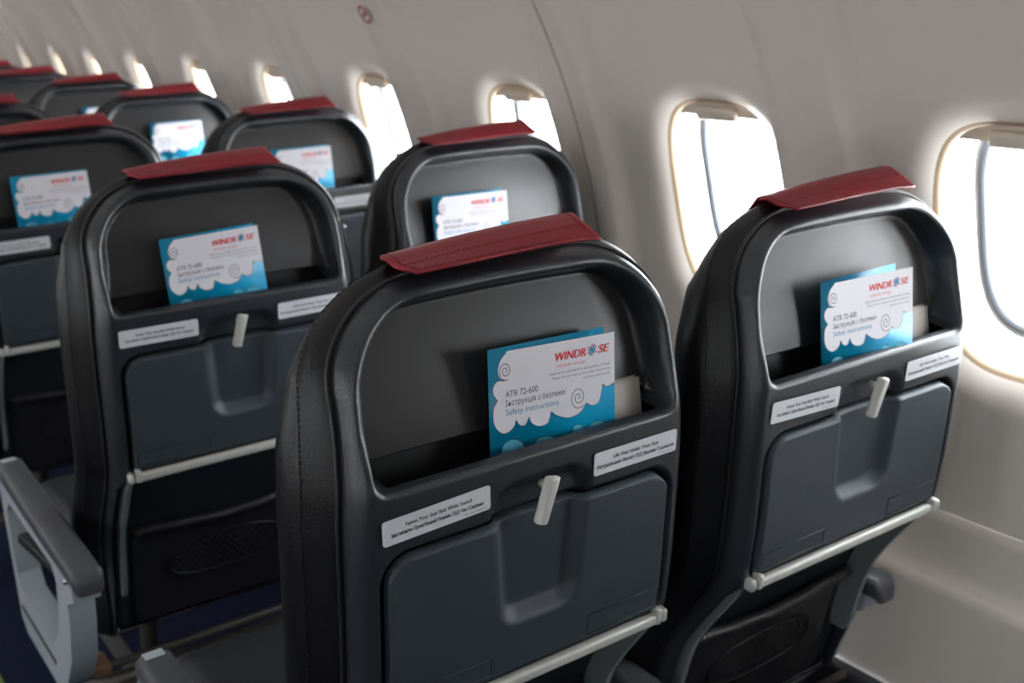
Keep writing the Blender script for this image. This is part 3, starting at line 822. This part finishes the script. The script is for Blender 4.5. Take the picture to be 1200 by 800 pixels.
# ------------------------------------------------------------------ seats
PTILT = {('aisle', 0): -.04, ('window', 0): .04, ('aisle', 1): .012, ('aisle', 2): -.01}
ROWN = ['rearmost', 'second', 'third', 'fourth', 'fifth', 'sixth', 'seventh', 'eighth']
def seat(kind, row, x, y, lab, turn=0.0):
    r = empty('airline_seat', (x, y, 0), label=lab, category='seat', group='airline seats with red headrest flaps')
    r.rotation_euler = (0, 0, turn)
    obj('back_shell', SHELL, r); obj('card_slot', LINER, r)
    up_ = obj('upholstery', UPH, r); obj('stitching', STITCH, up_, kind='stuff'); obj('piping', PIPING, up_)
    fl = obj('headrest_flap', FLAP, r, label='red leather headrest flap'); obj('flap_stitching', FLAPSTITCH, fl, kind='stuff')
    t = obj('tray_table', TRAYM, r); obj('label_frame', PLATE_R, t); obj('label_frame', PLATE_L, t)
    la = obj('tray_latch', LATCH, r, L3(.0062, -.0040, -.004), (LEAN, math.radians(13), 0), label='pale grey turn latch'); obj('latch_pivot', PIVOT, la)
    obj('tray_bar', BAR, r, label='light grey tray support bar')
    for s_ in (-1, 1): obj('bar_knuckle', KN[s_], r); obj('tray_arm', ARM[s_], r)
    pk = obj('magazine_pocket', POCKET, r, label='black leather magazine pocket'); obj('pocket_hem', HEM, pk); obj('pocket_oval_rim', OVR, pk); obj('pocket_net', NET, pk, kind='stuff')
    p = obj('belt_placard', PL_L, r, L3(-.1137, -.0125, -.0006), (LEAN, PTILT.get((kind, row), 0), 0)); obj('placard_text', TX_L, p)
    p = obj('vest_placard', PL_R, r, L3(.1190, -.0125, -.0006), (LEAN, 0, 0)); obj('placard_text', TX_R, p)
    obj('side_screw', SCREW, r, L3(.2145, .080, .074))
    obj('seat_cushion', CUSH, r); obj('seat_pan', PAN, r)
    for side in (('aisle',) if kind == 'aisle' else ('window', 'middle')):
        A_ = ARMS[side]; ar = obj('armrest', A_['frame'], r); obj('armrest_cap', A_['cap'], ar); obj('armrest_slot', A_['slot'], ar); obj('armrest_link', A_['link'], ar); obj('armrest_button', A_['tip'], ar); obj('armrest_screw', A_['screw'], ar)
    return r
POS = {('aisle', 0): (0, 0), ('window', 0): (.468, -.016), ('aisle', 1): (.003, .733), ('window', 1): (.494, .757), ('aisle', 2): (-.0024, 1.513), ('window', 2): (.5025, 1.528),
       ('aisle', 3): (-.003, 2.293), ('window', 3): (.475, 2.290), ('aisle', 4): (0, 3.05), ('window', 4): (.493, 3.046), ('aisle', 5): (0, 3.81), ('window', 5): (.477, 3.812),
       ('aisle', 6): (0, 4.572), ('window', 6): (.485, 4.572), ('aisle', 7): (0, 5.334), ('window', 7): (.485, 5.334)}
SEATS = {}
for (kind, row), (x, y) in POS.items():
    if row == 0 and kind == 'aisle': lab = 'charcoal aisle seat in the rearmost row, its pocket in shade'
    elif row == 0: lab = 'charcoal window seat in the rearmost row, its pocket lit by the window'
    else: lab = f'charcoal {kind} seat in the {ROWN[row]} row counted from the rear row'
    SEATS[kind, row] = seat(kind, row, x, y, lab)
CARDS = {('aisle', 0): (-.035, .1100, .025, .07, .12, .040), ('window', 0): (-.066, .1065, -.01, .12, .16, .037), ('aisle', 1): (-.090, .1055, -.045, .07, .17, .040), ('window', 1): (-.1187, .110, .01, .07, .17, .040),
         ('aisle', 2): (-.108, .110, -.02, .07, .17, .040), ('window', 2): (-.068, .111, 0, .07, .17, .040), ('window', 3): (-.053, .116, 0, .07, .17, .040), ('window', 4): (-.04, .110, 0, .07, .17, .040), ('aisle', 3): (-.1, .112, 0, .07, .17, .040)}
for (kind, row), (u, vt, wob, op, tb, w0) in CARDS.items():
    make_card(SEATS[kind, row], f'blue and white folded safety card in the {ROWN[row]}-row {kind} seat pocket', u, vt, wob, op, tb, w0)
make_sheet(SEATS['aisle', 0], 'plain grey paper bag behind the card in the rearmost aisle seat pocket', .060, .1555, .045)
make_sheet(SEATS['window', 0], 'plain grey paper bag behind the card in the rearmost window seat pocket', .050, .1520, .043)

# seat-pair frames: beams and legs under each row
BEAM = tube('cross_beam', [(-.26, 0, 0), (.735, 0, 0)], .014, 'tube', 14)
BEAM2 = rbox('rear_bar', (.2375, 0, 0), (.97, .014, .012), 'tube', .005)
LEG = {}
def leg_mesh():
    bm = bmesh.new()
    add_tube(bm, [(0, .21, Z0-.64), (0, .17, .05), (0, .12, .025)], .016, 10)
    add_tube(bm, [(0, .46, Z0-.60), (0, .50, .05), (0, .53, .025)], .016, 10)
    add_tube(bm, [(0, .21, Z0-.66), (0, .50, .06)], .012, 10)
    add_rbox(bm, (0, .325, .015), (.035, .47, .024), .006)
    return bmdata('leg', bm, 'tube')
LEGM = leg_mesh(); BRK = rbox('bracket', (0, 0, 0), (.03, .05, .022), 'rust', .005)
for row in range(8):
    y = POS['aisle', row][1]
    r = empty('seat_frame', (0, y, 0), label=f'metal beam frame and legs under the {ROWN[row]} seat row', category='seat frame', group='metal seat frames')
    obj('cross_beam', BEAM, r, (0, .21, Z0-.648)); obj('cross_beam', BEAM, r, (0, .46, Z0-.61)); obj('rear_bar', BEAM2, r, (0, .175, Z0-.597))
    obj('leg', LEGM, r, (-.05, 0, 0)); obj('leg', LEGM, r, (.53, 0, 0)); obj('bracket', BRK, r, (-.225, .135, Z0-.565))
for x in (-.05, .53):
    o = obj('seat_track', rbox('seat_track', (x, (YA+YB)/2, .0015), (.035, YB-YA-.1, .003), 'track', .001), None)
    o.name = f'trim_{4 if x < 0 else 5}'; o['kind'] = 'structure'; o['label'] = 'metal seat track set in the carpet'
